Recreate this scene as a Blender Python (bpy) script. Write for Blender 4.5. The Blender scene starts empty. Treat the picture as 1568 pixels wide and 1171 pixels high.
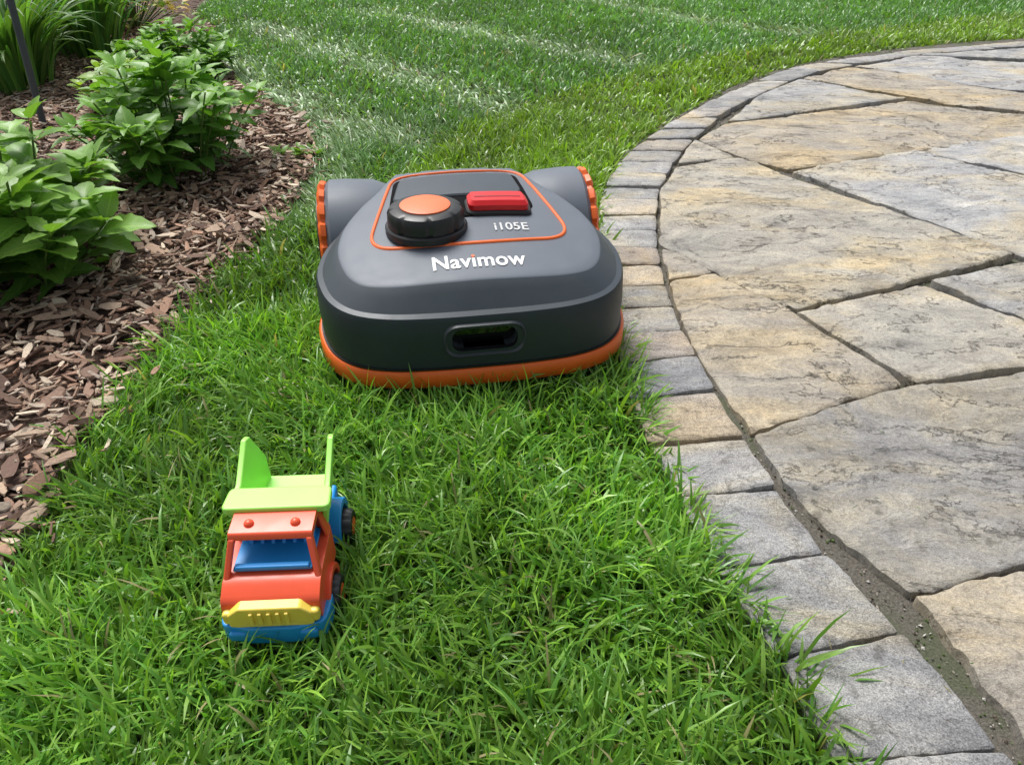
import bpy, bmesh, math, random
import numpy as np
from mathutils import Vector, Matrix, noise as mn
from mathutils.geometry import delaunay_2d_cdt
random.seed(7); RS=np.random.RandomState(11)
scene=bpy.context.scene
COL=scene.collection
# ------------------------------------------------------------------ camera
H=0.58; PITCH=math.radians(35.0); F=1132.0
cam=bpy.data.cameras.new("camera"); camo=bpy.data.objects.new("camera",cam); COL.objects.link(camo)
camo.location=(0,0,H); camo.rotation_euler=(math.radians(90)-PITCH,0,0)
cam.sensor_width=36; cam.lens=36*F/1568; cam.clip_start=0.02; cam.clip_end=500
scene.camera=camo
def G(px,py,z=0.0):
    """survey point on the ground"""
    a=(px-784)/F; v=(py-585.5)/F
    dy=math.cos(PITCH)-v*math.sin(PITCH); dz=-math.sin(PITCH)-v*math.cos(PITCH)
    t=(H-z)/(-dz)
    return (a*t,dy*t)
# ------------------------------------------------------------------ light
w=bpy.data.worlds.new("World"); scene.world=w; w.use_nodes=True
nt=w.node_tree; bg=nt.nodes["Background"]
sky=nt.nodes.new("ShaderNodeTexSky"); sky.sky_type='NISHITA'; sky.sun_disc=False
SE=math.radians(60); SR=math.radians(-35)
sky.sun_elevation=SE; sky.sun_rotation=SR; sky.air_density=1.0; sky.dust_density=4.0
hs=nt.nodes.new("ShaderNodeHueSaturation"); hs.inputs['Saturation'].default_value=0.35
nt.links.new(sky.outputs[0],hs.inputs['Color']); nt.links.new(hs.outputs[0],bg.inputs[0]); bg.inputs[1].default_value=0.15
sl=bpy.data.lights.new("sun","SUN"); sl.energy=3.8; sl.angle=math.radians(24); sl.color=(1,.98,.95)
so=bpy.data.objects.new("sun",sl); COL.objects.link(so)
sd=Vector((math.sin(SR)*math.cos(SE),math.cos(SR)*math.cos(SE),math.sin(SE)))
so.rotation_euler=sd.to_track_quat('Z','Y').to_euler(); so.location=(0,0,5)
scene.view_settings.view_transform='Standard'; scene.view_settings.look='None'; scene.view_settings.exposure=0
# ------------------------------------------------------------------ material helpers
class NT:
    def __init__(s,name):
        s.m=bpy.data.materials.new(name); s.m.use_nodes=True; s.t=s.m.node_tree; s.b=s.t.nodes["Principled BSDF"]; s.out=s.t.nodes["Material Output"]
    def n(s,t,**k):
        x=s.t.nodes.new(t)
        for a,b in k.items(): setattr(x,a,b)
        return x
    def l(s,a,b): s.t.links.new(a,b)
    def noise(s,vec,scale,detail=4,rough=.5,dist=0):
        x=s.n("ShaderNodeTexNoise"); x.inputs['Scale'].default_value=scale; x.inputs['Detail'].default_value=detail
        x.inputs['Roughness'].default_value=rough; x.inputs['Distortion'].default_value=dist; s.l(vec,x.inputs['Vector']); return x.outputs['Fac']
    def math(s,op,a,b=None,c=None):
        x=s.n("ShaderNodeMath",operation=op)
        for i,v in enumerate((a,b,c)):
            if v is None: continue
            if isinstance(v,(int,float)): x.inputs[i].default_value=v
            else: s.l(v,x.inputs[i])
        return x.outputs[0]
    def ramp(s,f,pts):
        x=s.n("ShaderNodeValToRGB"); e=x.color_ramp.elements
        while len(e)<len(pts): e.new(.5)
        for i,(p,c) in enumerate(pts): e[i].position=p; e[i].color=(c[0],c[1],c[2],1)
        s.l(f,x.inputs[0]); return x.outputs[0]
    def mix(s,f,a,b,mode='MIX'):
        x=s.n("ShaderNodeMix",data_type='RGBA',blend_type=mode)
        for i,v in ((0,f),(6,a),(7,b)):
            if isinstance(v,(int,float)): x.inputs[i].default_value=v
            elif isinstance(v,tuple): x.inputs[i].default_value=(v[0],v[1],v[2],1)
            else: s.l(v,x.inputs[i])
        return x.outputs[2]
    def bump(s,h,strength=.5,dist=.002,prev=None):
        x=s.n("ShaderNodeBump"); x.inputs['Strength'].default_value=strength; x.inputs['Distance'].default_value=dist
        s.l(h,x.inputs['Height'])
        if prev is not None: s.l(prev,x.inputs['Normal'])
        return x.outputs[0]
def plastic(name,c,rough=.4,bump=.15,spec=.5,bs=900):
    k=NT(name); tc=k.n("ShaderNodeTexCoord").outputs['Object']
    nz=k.noise(tc,30,3); col=k.mix(nz,tuple(x*.88 for x in c),tuple(min(1,x*1.1) for x in c)); k.l(col,k.b.inputs['Base Color'])
    nr=k.noise(tc,60,4); k.l(k.math('MULTIPLY_ADD',nr,.18,rough-.09),k.b.inputs['Roughness'])
    k.b.inputs['Specular IOR Level'].default_value=spec
    k.l(k.bump(k.noise(tc,bs,2),bump,.0004),k.b.inputs['Normal'])
    return k.m
# ------------------------------------------------------------------ mesh accumulators
class Acc:
    def __init__(s): s.V=[];s.L=[];s.S=[];s.C=[];s.U=[];s.n=0
    def add(s,V,F,C,U=None):
        V=np.asarray(V,float); s.V.append(V); n=len(V)
        for f in F:
            f=np.asarray(f); s.L.append((f+s.n).ravel()); s.S.append(np.full(len(f),f.shape[1]))
        C=np.asarray(C,float)
        if C.ndim==1: C=np.tile(C,(n,1))
        s.C.append(C); s.U.append(np.zeros((n,2)) if U is None else U); s.n+=n
    def scatter(s,TV,TF,M,O,C,TU=None):
        N=len(O); k=len(TV)
        V=np.einsum('nij,kj->nki',M,TV)+O[:,None,:]
        F=[(np.asarray(f)[None]+ (np.arange(N)*k)[:,None,None]).reshape(-1,np.asarray(f).shape[1]) for f in TF]
        s.add(V.reshape(-1,3),F,np.repeat(C,k,0),None if TU is None else np.tile(TU,(N,1)))
    def build(s,name,mat,parent=None,smooth=True):
        V=np.concatenate(s.V);L=np.concatenate(s.L);S=np.concatenate(s.S);C=np.concatenate(s.C);U=np.concatenate(s.U)
        me=bpy.data.meshes.new(name); me.vertices.add(len(V)); me.vertices.foreach_set('co',V.astype(np.float32).ravel())
        me.loops.add(len(L)); me.loops.foreach_set('vertex_index',L.astype(np.int32))
        me.polygons.add(len(S)); st=np.zeros(len(S),np.int32); st[1:]=np.cumsum(S)[:-1]
        me.polygons.foreach_set('loop_start',st); me.polygons.foreach_set('loop_total',S.astype(np.int32))
        me.update(calc_edges=True)
        me.polygons.foreach_set('use_smooth',np.full(len(S),smooth))
        a=me.attributes.new('Col','FLOAT_COLOR','POINT'); a.data.foreach_set('color',np.c_[C,np.ones(len(C))].astype(np.float32).ravel())
        a=me.attributes.new('luv','FLOAT_VECTOR','POINT'); a.data.foreach_set('vector',np.c_[U,np.zeros(len(U))].astype(np.float32).ravel())
        me.materials.append(mat); me.validate()
        o=bpy.data.objects.new(name,me); COL.objects.link(o)
        if parent: o.parent=parent
        return o
def empty(name,loc=(0,0,0),rz=0):
    e=bpy.data.objects.new(name,None); COL.objects.link(e); e.location=loc; e.rotation_euler=(0,0,rz); e.empty_display_size=.05; return e
_lat=RS.rand(8,256,256)
def vn(x,y,sc,seed=0):
    x=np.asarray(x)*sc+500.3; y=np.asarray(y)*sc+500.7
    xi=np.floor(x).astype(int); yi=np.floor(y).astype(int); fx=x-xi; fy=y-yi; fx=fx*fx*(3-2*fx); fy=fy*fy*(3-2*fy)
    T=_lat[seed]; a=T[xi%256,yi%256];b=T[(xi+1)%256,yi%256];c=T[xi%256,(yi+1)%256];d=T[(xi+1)%256,(yi+1)%256]
    return (a*(1-fx)+b*fx)*(1-fy)+(c*(1-fx)+d*fx)*fy
def inside(x,y,poly):
    x=np.asarray(x);y=np.asarray(y); r=np.zeros(x.shape,bool); n=len(poly)
    for i in range(n):
        x1,y1=poly[i];x2,y2=poly[(i+1)%n]
        if y1==y2: continue
        c=((y1>y)!=(y2>y))&(x<(x2-x1)*(y-y1)/(y2-y1)+x1); r^=c
    return r
def catmull(P,n=6,closed=False):
    P=[np.array(p,float) for p in P]; N=len(P); out=[]
    for i in range(N if closed else N-1):
        if closed: p0,p1,p2,p3=P[i-1],P[i],P[(i+1)%N],P[(i+2)%N]
        else: p0,p1,p2,p3=P[max(i-1,0)],P[i],P[i+1],P[min(i+2,N-1)]
        for j in range(n):
            t=j/n; out.append(.5*((2*p1)+(-p0+p2)*t+(2*p0-5*p1+4*p2-p3)*t*t+(-p0+3*p1-3*p2+p3)*t**3))
    if not closed: out.append(P[-1])
    return [tuple(o) for o in out]
# ------------------------------------------------------------------ layout curves
inner_px=[(1700,1330),(1535,1140),(1385,965),(1268,842),(1192,742),(1143,665),(1097,592),(1066,540),(1038,490),(1020,440),(1011,395),(1006,342),(1011,295),(1030,250),(1060,214),(1100,180),(1155,148),(1215,122),(1290,101),(1400,84),(1568,70),(1800,62)]
outer_px=[(1385,1330),(1275,1150),(1190,1000),(1095,868),(1040,752),(993,672),(966,607),(950,555),(940,490),(930,437),(922,385),(916,335),(926,290),(948,250),(983,219),(1028,188),(1083,157),(1145,127),(1205,108),(1285,91),(1400,76),(1568,63),(1800,56)]
inner=[G(*p) for p in inner_px]; outer=[G(*p) for p in outer_px]
innerS=catmull(inner,6); outerS=catmull(outer,6)
patio_poly=list(outerS)+[(9,outerS[-1][1]+.2),(9,-1.5),(outerS[0][0]+.3,-1.5)]
mulch_px=[(-280,1310),(-35,980),(25,890),(80,785),(132,705),(220,590),(316,458),(396,382),(458,314),(484,250),(482,218),(455,187),(400,156),(362,125),(335,90),(322,62),(330,42),(300,24),(330,5),(420,-8)]
mulch_edge=catmull([G(*p) for p in mulch_px],5)
mulch_poly=mulch_edge+[(-1.7,5.2),(-2.2,6.5),(-6,7),(-6,-.6),(-1.2,-.6)]
# ------------------------------------------------------------------ ground
k=NT("lawn_soil"); tc=k.n("ShaderNodeTexCoord").outputs['Object']
n1=k.noise(tc,60,5,.7); near=k.ramp(n1,[(.3,(.025,.035,.012)),(.7,(.07,.095,.03))])
n2=k.noise(tc,8,6,.7); far=k.ramp(n2,[(.3,(.07,.16,.03)),(.7,(.13,.26,.05))])
ln=k.n("ShaderNodeVectorMath",operation='LENGTH'); k.l(tc,ln.inputs[0])
mr=k.n("ShaderNodeMapRange"); mr.inputs[1].default_value=4.5; mr.inputs[2].default_value=9; k.l(ln.outputs['Value'],mr.inputs[0])
k.l(k.mix(mr.outputs[0],near,far),k.b.inputs['Base Color']); k.b.inputs['Roughness'].default_value=.95
k.l(k.bump(n1,.8,.01),k.b.inputs['Normal'])
def sheet(name,poly,z,mat,parent=None):
    me=bpy.data.meshes.new(name); bm=bmesh.new()
    f=bm.faces.new([bm.verts.new((p[0],p[1],z)) for p in poly]); bmesh.ops.triangulate(bm,faces=[f])
    bmesh.ops.recalc_face_normals(bm,faces=bm.faces)
    if list(bm.faces)[0].normal.z<0: bmesh.ops.reverse_faces(bm,faces=bm.faces)
    bm.to_mesh(me); bm.free(); me.materials.append(mat)
    o=bpy.data.objects.new(name,me); COL.objects.link(o); o.parent=parent; return o
sheet("ground",[(-150,-150),(150,-150),(150,150),(-150,150)],0,k.m)
k=NT("mulch_soil"); tc=k.n("ShaderNodeTexCoord").outputs['Object']
n1=k.noise(tc,90,6,.7); k.l(k.ramp(n1,[(.3,(.04,.025,.017)),(.7,(.15,.09,.065))]),k.b.inputs['Base Color']); k.b.inputs['Roughness'].default_value=.95
k.l(k.bump(n1,1,.01),k.b.inputs['Normal'])
mulch=empty("mulch_bed"); sheet("soil",mulch_poly,.005,k.m,mulch)
# ------------------------------------------------------------------ wood chips
k=NT("wood_chips"); at=k.n("ShaderNodeAttribute",attribute_name='Col').outputs['Color']; tc=k.n("ShaderNodeTexCoord").outputs['Object']
n1=k.noise(tc,300,4,.6); k.l(k.mix(1.0,at,k.ramp(n1,[(.3,(.66,.64,.64)),(.75,(1.15,1.12,1.1))]),'MULTIPLY'),k.b.inputs['Base Color'])
k.b.inputs['Roughness'].default_value=.85; k.l(k.bump(n1,.6,.001),k.b.inputs['Normal'])
def rotmats(yaw,pitch,roll):
    cz,sz=np.cos(yaw),np.sin(yaw); cy,sy=np.cos(pitch),np.sin(pitch); cx,sx=np.cos(roll),np.sin(roll)
    o=np.zeros_like(yaw); i=np.ones_like(yaw)
    Rz=np.stack([cz,-sz,o,sz,cz,o,o,o,i],-1).reshape(-1,3,3)
    Ry=np.stack([cy,o,sy,o,i,o,-sy,o,cy],-1).reshape(-1,3,3)
    Rx=np.stack([i,o,o,o,cx,-sx,o,sx,cx],-1).reshape(-1,3,3)
    return Rz@Ry@Rx
chips=Acc()
chip_pal=np.array([(.31,.20,.145),(.40,.28,.20),(.21,.125,.085),(.48,.36,.26),(.52,.43,.35),(.36,.22,.15),(.15,.09,.065),(.62,.52,.40)])
def scatter_chips(n,x0,x1,y0,y1,poly,zr=(.006,.022),smin=.5,smax=1.3,aw=(.14,.36)):
    x=RS.uniform(x0,x1,n);y=RS.uniform(y0,y1,n); m=inside(x,y,poly); x=x[m];y=y[m]; grp=RS.randint(0,7,len(x))
    for g in range(7):
        a=grp==g; N=a.sum()
        r=np.random.RandomState(g); TV=[]
        for xx,wd in ((-.5,.25+.4*r.rand()),(-.1,.9),(.28,.8+.2*r.rand()),(.5,.1+.5*r.rand())):
            for s1 in(-1,1):
                for s2 in (-1,1): TV.append((xx+r.uniform(-.06,.06),s1*wd*.5+r.uniform(-.15,.15),s2*.5+(.5 if abs(xx)>.3 else 0)*r.uniform(-1,1.5)))
        TV=np.array(TV); F=[]
        for i in range(3):
            b=i*4; F+= [(b,b+4,b+5,b+1),(b+1,b+5,b+7,b+3),(b+3,b+7,b+6,b+2),(b+2,b+6,b+4,b)]
        F+=[(0,1,3,2),(12,14,15,13)]
        L=RS.uniform(.010,.036,N)*RS.uniform(smin,smax,N); W=L*RS.uniform(aw[0],aw[1],N); T=RS.uniform(.001,.0028,N)
        R=rotmats(RS.uniform(0,6.28,N),RS.normal(0,.24,N),RS.normal(0,.36,N))
        M=R*np.stack([L,W,T],-1)[:,None,:]
        O=np.c_[x[a],y[a],RS.uniform(zr[0],zr[1],N)+.012*vn(x[a],y[a],9,1)]
        C=chip_pal[RS.randint(0,8,N)]*RS.uniform(.6,1.2,(N,1))
        chips.scatter(TV,[np.array(F)],M,O,C)
scatter_chips(52000,-2.2,-.1,.15,3.4,mulch_poly)
scatter_chips(8000,-2.2,-.1,.15,2.4,mulch_poly,(.016,.026),1.0,1.6,(.12,.42))
scatter_chips(9000,-4,-.8,-.5,6,mulch_poly)
scatter_chips(1100,-.9,-.2,.4,2.2,[(p[0]+.05,p[1]) for p in mulch_edge]+[(-1.2,2)],(.02,.035),.3,.7)
chips.build("wood_chips",k.m,mulch,False)
# ------------------------------------------------------------------ patio stones
def offset_in(P,d):
    n=len(P); A=sum(P[i][0]*P[(i+1)%n][1]-P[(i+1)%n][0]*P[i][1] for i in range(n)); sg=1 if A>0 else -1; out=[]
    for i in range(n):
        a=Vector(P[i-1]);b=Vector(P[i]);c=Vector(P[(i+1)%n]); e1=(b-a).normalized(); e2=(c-b).normalized()
        n1=Vector((-e1.y,e1.x))*sg; n2=Vector((-e2.y,e2.x))*sg; m=n1+n2
        if m.length<1e-4: m=n1
        m.normalize(); q=max(.5,m.dot(n1)); out.append(tuple(b+m*(d/q)))
    return out
def stone(acc,P,ztop,gap,col,rough=.003,fine=.010,und=.003,tilt=.01):
    seed=random.random()*100
    P=offset_in(P,gap/2)
    pts=[]; n=len(P)
    for i in range(n):
        a=Vector(P[i]);b=Vector(P[(i+1)%n]); L=(b-a).length; dd=max(.004,min(.03,.008*((a+b)/2).length)); m=max(2,int(L/dd)); nn=Vector((-(b-a).y,(b-a).x)).normalized()
        for j in range(m):
            t=j/m; p=a.lerp(b,t); e=min(1,min(t,1-t)*L/.02)
            o=(mn.noise(Vector((p.x*14,p.y*14,seed)))*1.6+mn.noise(Vector((p.x*55,p.y*55,seed)))*.9+mn.noise(Vector((p.x*150,p.y*150,seed)))*.6)*rough*(.15+.85*e)
            pts.append(p+nn*o)
    N=len(pts)
    out=[tuple(pts[i]*.7+pts[i-1]*.15+pts[(i+1)%N]*.15) for i in range(N)]
    ins=offset_in(out,.0022); ins=[tuple((Vector(ins[i])*.6+Vector(ins[i-1])*.2+Vector(ins[(i+1)%N])*.2)) for i in range(N)]
    margin=offset_in(ins,.003)
    xs=[p[0] for p in out]; ys=[p[1] for p in out]
    cx,cy=sum(xs)/N,sum(ys)/N; dist=math.hypot(cx,cy)
    ext=max(max(xs)-min(xs),max(ys)-min(ys)); tl=tilt*min(1,.3/max(ext,.05))
    sp=max(fine,fine*dist*.9)
    gx=np.arange(min(xs),min(max(xs),5),sp); gy=np.arange(min(ys),max(ys),sp*.9)
    X,Y=np.meshgrid(gx,gy); X=X+RS.uniform(-.3,.3,X.shape)*sp; Y=Y+RS.uniform(-.3,.3,Y.shape)*sp; X=X.ravel();Y=Y.ravel()
    m=inside(X,Y,margin); ip=list(zip(X[m],Y[m]))
    v2=[Vector(p) for p in out+ins+ip]
    ed=[(i,(i+1)%N) for i in range(N)]
    r=delaunay_2d_cdt(v2,ed,[],1,1e-6)
    rv,rf,orig=r[0],r[2],r[3]
    tx,ty=random.uniform(-tl,tl),random.uniform(-tl,tl)
    V=[]
    for p,o in zip(rv,orig):
        o0=o[0] if o else 2*N
        z=ztop+(p.x-cx)*tx+(p.y-cy)*ty
        h=mn.fractal(Vector((p.x*5,p.y*5,seed)),1,2,3)
        q=mn.fractal(Vector((p.x*2.6+9,p.y*4.5,seed+3)),.75,2,6)*2.6; fr=q-math.floor(q); st=math.floor(q)+min(1,max(0,(fr-.45)/.06)); st=max(-1.2,min(1.5,st))
        z+=und*(h*.5)+und*.8*st
        z=max(z,.0155)
        if o0<N: z-=.0018+.0015*abs(mn.noise(Vector((p.x*40,p.y*40,seed))))
        V.append((p.x,p.y,z))
    F=[tuple(f) for f in rf]
    idx={}
    for i,o in enumerate(orig):
        for q in o:
            if q<N: idx[q]=i
    base=len(V); fq=[]
    if all(i in idx for i in range(N)):
        A=sum(out[i][0]*out[(i+1)%N][1]-out[(i+1)%N][0]*out[i][1] for i in range(N))
        for i in range(N): V.append(V[idx[i]])
        for i in range(N): V.append((out[i][0],out[i][1],-.002))
        for i in range(N):
            j=(i+1)%N; q=(base+i,base+N+i,base+N+j,base+j); fq.append(q if A>0 else q[::-1])
    Fs=[np.array(F)]
    if fq: Fs.append(np.array(fq))
    acc.add(np.array(V),Fs,np.array(col)); return out
def stone_mat(name,layer=1.0,grain=.5):
    k=NT(name); at=k.n("ShaderNodeAttribute",attribute_name='Col').outputs['Color']; tc=k.n("ShaderNodeTexCoord").outputs['Object']
    mp=k.n("ShaderNodeMapping"); mp.inputs['Scale'].default_value=(1,1.9,1); mp.inputs['Rotation'].default_value=(0,0,.35); k.l(tc,mp.inputs[0]); v=mp.outputs[0]
    big=k.noise(v,3.0,6,.66,.6); mid=k.noise(v,11,9,.74,.6); fine=k.noise(tc,220,4,.7); sp=k.noise(tc,700,2,.6); spots=k.noise(tc,45,3,.6)
    c=k.mix(1.0,at,k.ramp(big,[(.32,(.84,.87,.91)),(.46,(.98,.98,1)),(.54,(1.07,1.02,.92)),(.64,(1.18,1.04,.80)),(.78,(.98,.84,.64))]),'MULTIPLY')
    c=k.mix(1.0,c,k.ramp(mid,[(.30,(.50,.50,.52)),(.44,(.86,.86,.87)),(.52,(1,1,1)),(.58,(1.12,1.11,1.08)),(.72,(1.45,1.43,1.38))]),'MULTIPLY')
    c=k.mix(.8,c,k.ramp(spots,[(.30,(.5,.49,.47)),(.40,(1,1,1))]),'MULTIPLY')
    c=k.mix(.85,c,k.ramp(fine,[(.3,(.68,.68,.68)),(.52,(1,1,1)),(.75,(1.25,1.25,1.25))]),'MULTIPLY')
    c=k.mix(grain,c,k.ramp(sp,[(.36,(.55,.55,.55)),(.5,(1,1,1)),(.66,(1.35,1.35,1.35))]),'MULTIPLY')
    q=k.math('MULTIPLY',k.noise(v,2.8,12,.66,.35),7); fr=k.math('FRACT',q); fl=k.math('FLOOR',q)
    s=k.n("ShaderNodeMapRange",interpolation_type='SMOOTHSTEP'); s.inputs[1].default_value=.44; s.inputs[2].default_value=.50; k.l(fr,s.inputs[0])
    st=k.math('ADD',fl,s.outputs[0])
    crev_shade=k.math('SUBTRACT',1,k.math('MINIMUM',1,k.math('MULTIPLY',k.math('ABSOLUTE',k.math('SUBTRACT',fr,.45)),18)))
    msk=k.ramp(k.noise(tc,6,3,.6),[(.42,(.1,.1,.1)),(.56,(1,1,1))])
    c=k.mix(k.math('MULTIPLY',k.math('MULTIPLY',crev_shade,msk),.8*layer),c,(.08,.072,.06))  # shade of the layer steps painted into the stone colour
    k.l(c,k.b.inputs['Base Color']); k.b.inputs['Roughness'].default_value=.75; k.b.inputs['Specular IOR Level'].default_value=.35
    b=k.bump(k.math('MULTIPLY_ADD',st,.6,k.math('MULTIPLY',q,.3)),1.0*layer,.005) if layer>0 else None
    b=k.bump(mid,1.0,.008,b); b=k.bump(fine,.7,.0014,b); b=k.bump(sp,.5,.0006,b)
    k.l(b,k.b.inputs['Normal']); return k.m
patio=empty("stone_patio")
k=NT("joint_sand"); tc=k.n("ShaderNodeTexCoord").outputs['Object']; n1=k.noise(tc,350,5,.7); n2=k.noise(tc,14,4)
c=k.ramp(n1,[(.3,(.05,.044,.035)),(.7,(.22,.20,.165))]); c=k.mix(k.math('MULTIPLY',k.ramp(n2,[(.52,(0,0,0)),(.62,(1,1,1))]),.5),c,(.07,.10,.035))
k.l(c,k.b.inputs['Base Color']); k.b.inputs['Roughness'].default_value=.95; k.l(k.bump(n1,1,.004),k.b.inputs['Normal'])
sheet("joint_sand",patio_poly,.0085,k.m,patio)
flag=Acc(); pav=Acc(); outlines=[]
T=.021
tan=(.40,.36,.295); gry=(.35,.345,.33); ltg=(.41,.405,.39); buf=(.41,.38,.32); drk=(.325,.315,.293)
FS=[
 ([(1010,292),(1033,254),(1131,239),(1560,391),(1218,473),(1190,466),(1010,372)],buf),
 ([(1036,250),(1062,214),(1130,240)],buf),
 ([(1066,212),(1108,188),(1395,152),(1480,163),(1640,181),(1640,199),(1207,259),(1135,240)],tan),
 ([(1210,260),(1400,229),(1900,345),(1900,470),(1564,390)],ltg),
 ([(1402,227),(1640,200),(1900,190),(1900,342)],ltg),
 ([(1110,187),(1158,149),(1222,121),(1394,151)],gry),
 ([(1225,121),(1300,102),(1480,128),(1640,149),(1640,180),(1470,162),(1400,150)],tan),
 ([(1303,101),(1400,86),(1900,108),(1900,140),(1640,148),(1480,127)],ltg),
 ([(1404,85),(1568,72),(1800,65),(2100,80),(1900,106)],gry),
 ([(1642,151),(1900,142),(2200,160),(1900,187),(1642,198)],ltg),
 ([(1012,376),(1050,388),(1094,419),(1022,430)],tan),
 ([(1022,431),(1096,420),(1210,476),(1386,588),(1150,661),(1102,592),(1056,525)],tan),
 ([(1216,475),(1416,431),(1704,545),(1396,589)],buf),
 ([(1420,430),(1568,396),(1900,478),(1900,542),(1706,543)],gry),
 ([(1152,663),(1390,591),(1700,548),(2100,617),(2100,803),(1568,869),(1394,908),(1284,822),(1196,734)],drk),
 ([(1395,909),(1572,871),(2100,805),(2400,1100),(1640,1230),(1545,1090)],tan),
]
outlines+= [stone(flag,[G(x,y,T) for x,y in P],T,.0045 if i_ not in(5,6,7,8,9,2) else .009,np.array(c)*random.uniform(.95,1.05),.0038,.0075,.0038) for i_,(P,c) in enumerate(FS)]
for i in range(7):
    for j in range(9):
        x0=2.0+i*.55+(.2 if j%2 else 0); y0=-.9+j*.62; P=[(x0,y0),(x0+.54,y0+.02),(x0+.55,y0+.61),(x0-.01,y0+.6)]
        if all(p[1]<5.2 for p in P) and not any(inside(np.array([p[0]]),np.array([p[1]]),o)[0] for o in outlines[:16] for p in P+[(x0+.27,y0+.3)]):
            if inside(np.array([x0]),np.array([y0+.6]),patio_poly)[0]: stone(flag,P,T-.002,.01,np.array(random.choice([tan,gry,ltg,buf])),.003,.05,.002)
flag.build("flagstones",stone_mat("flagstone"),patio)
J=[((1400,1330),(1690,1318)),((1296,1160),(1538,1143)),((1207,1002),(1385,965)),((1108,868),(1268,842)),((1050,756),(1192,742)),((1002,675),(1143,665)),((973,610),(1097,594)),((956,557),(1068,545)),((946,510),(1046,506)),((939,471),(1032,468)),((933,437),(1021,434)),((928,407),(1013,404)),((924,380),(1009,378)),((920,354),(1007,352)),((919,330),(1007,328)),((924,306),(1010,306)),((931,284),(1014,286)),((941,265),(1023,266)),((953,246),(1034,248)),((970,230),(1048,230)),((992,214),(1064,212)),((1016,198),(1084,196)),((1040,182),(1102,179)),((1066,168),(1124,166)),((1094,152),(1152,150)),((1126,137),(1180,137)),((1160,123),(1212,124)),((1205,108),(1256,110)),((1262,95),(1312,97)),((1330,85),(1376,88)),((1400,77),(1450,80)),((1480,70),(1530,73)),((1568,64),(1620,68)),((1680,59),(1720,64)),((1800,54),(1840,60))]
pcs=[(.33,.327,.315),(.32,.318,.308),(.34,.337,.322),(.325,.322,.312),(.34,.332,.315),(.40,.355,.30),(.33,.33,.33),(.40,.355,.31),(.37,.36,.335),(.36,.355,.335),(.41,.375,.33),(.40,.35,.30)]
rng2=[(.38,.37,.345),(.355,.35,.34),(.41,.38,.34),(.34,.335,.32)]
for i in range(len(J)-1):
    (a,b),(c,d)=J[i],J[i+1]
    def ex(o,n): return (o[0]-(n[0]-o[0])*.08,o[1]-(n[1]-o[1])*.08)
    P=[G(*ex(a,b),T),G(*b,T),G(*d,T),G(*ex(c,d),T)]
    outlines.append(stone(pav,P,T+random.uniform(-.0022,.0022),.0045 if i<12 else .0062,np.array(pcs[i] if i<len(pcs) else random.choice(rng2))*random.uniform(.88,1.1),.0020,.009,.0018,.03))
pav.build("border_pavers",stone_mat("paver_stone",.45,.85),patio)
gr=Acc(); n=80000; x=RS.uniform(.1,1.9,n); y=RS.uniform(.15,3.0,n); keep=inside(x,y,patio_poly)
for o in outlines[:16]+outlines[-len(J)+1:]: keep&=~inside(x,y,o)
x=x[keep];y=y[keep];N=len(x)
TV=np.array([(1,0,0),(-1,0,0),(0,1,0),(0,-1,0),(0,0,1),(0,0,-1)])*.5; TF=[np.array([(0,2,4),(2,1,4),(1,3,4),(3,0,4),(2,0,5),(1,2,5),(3,1,5),(0,3,5)])]
S=RS.uniform(.001,.0042,(N,3))*RS.uniform(.6,1.3,(N,1)); M=rotmats(RS.uniform(0,6,N),RS.uniform(0,6,N),RS.uniform(0,6,N))*S[:,None,:]
gp=np.array([(.30,.27,.22),(.18,.16,.13),(.42,.40,.36),(.08,.13,.03),(.09,.07,.05)])
gr.scatter(TV,TF,M,np.c_[x,y,np.full(N,.0098)],gp[RS.randint(0,5,N)])
n=900; x=RS.uniform(.2,2.2,n)**1; y=RS.uniform(.3,2.6,n); m=inside(x,y,patio_poly)&(RS.rand(n)<np.clip(1.2-(x-.35)*1.3,.12,1)); x=x[m];y=y[m];N=len(x)
S=np.c_[RS.uniform(.003,.014,N),RS.uniform(.0006,.0014,N),RS.uniform(.0005,.001,N)]
M=rotmats(RS.uniform(0,6,N),RS.normal(0,.1,N),RS.uniform(0,6,N))*S[:,None,:]
gp=np.array([(.09,.17,.04),(.20,.18,.08),(.08,.06,.04)])
gr.scatter(TV,TF,M,np.c_[x,y,np.full(N,T+.003)],gp[RS.randint(0,3,N)])
k=NT("grit"); at=k.n("ShaderNodeAttribute",attribute_name='Col').outputs['Color']; k.l(at,k.b.inputs['Base Color']); k.b.inputs['Roughness'].default_value=.9
gr.build("joint_gravel",k.m,patio,False)
# ------------------------------------------------------------------ object frames
MO=(-.035,.787); MR=math.radians(9.2)
TO=(-.206,.405); TR=math.radians(3.0)
def to_local(x,y,O,R):
    dx=x-O[0];dy=y-O[1]; return dx*math.cos(R)+dy*math.sin(R), -dx*math.sin(R)+dy*math.cos(R)
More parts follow.
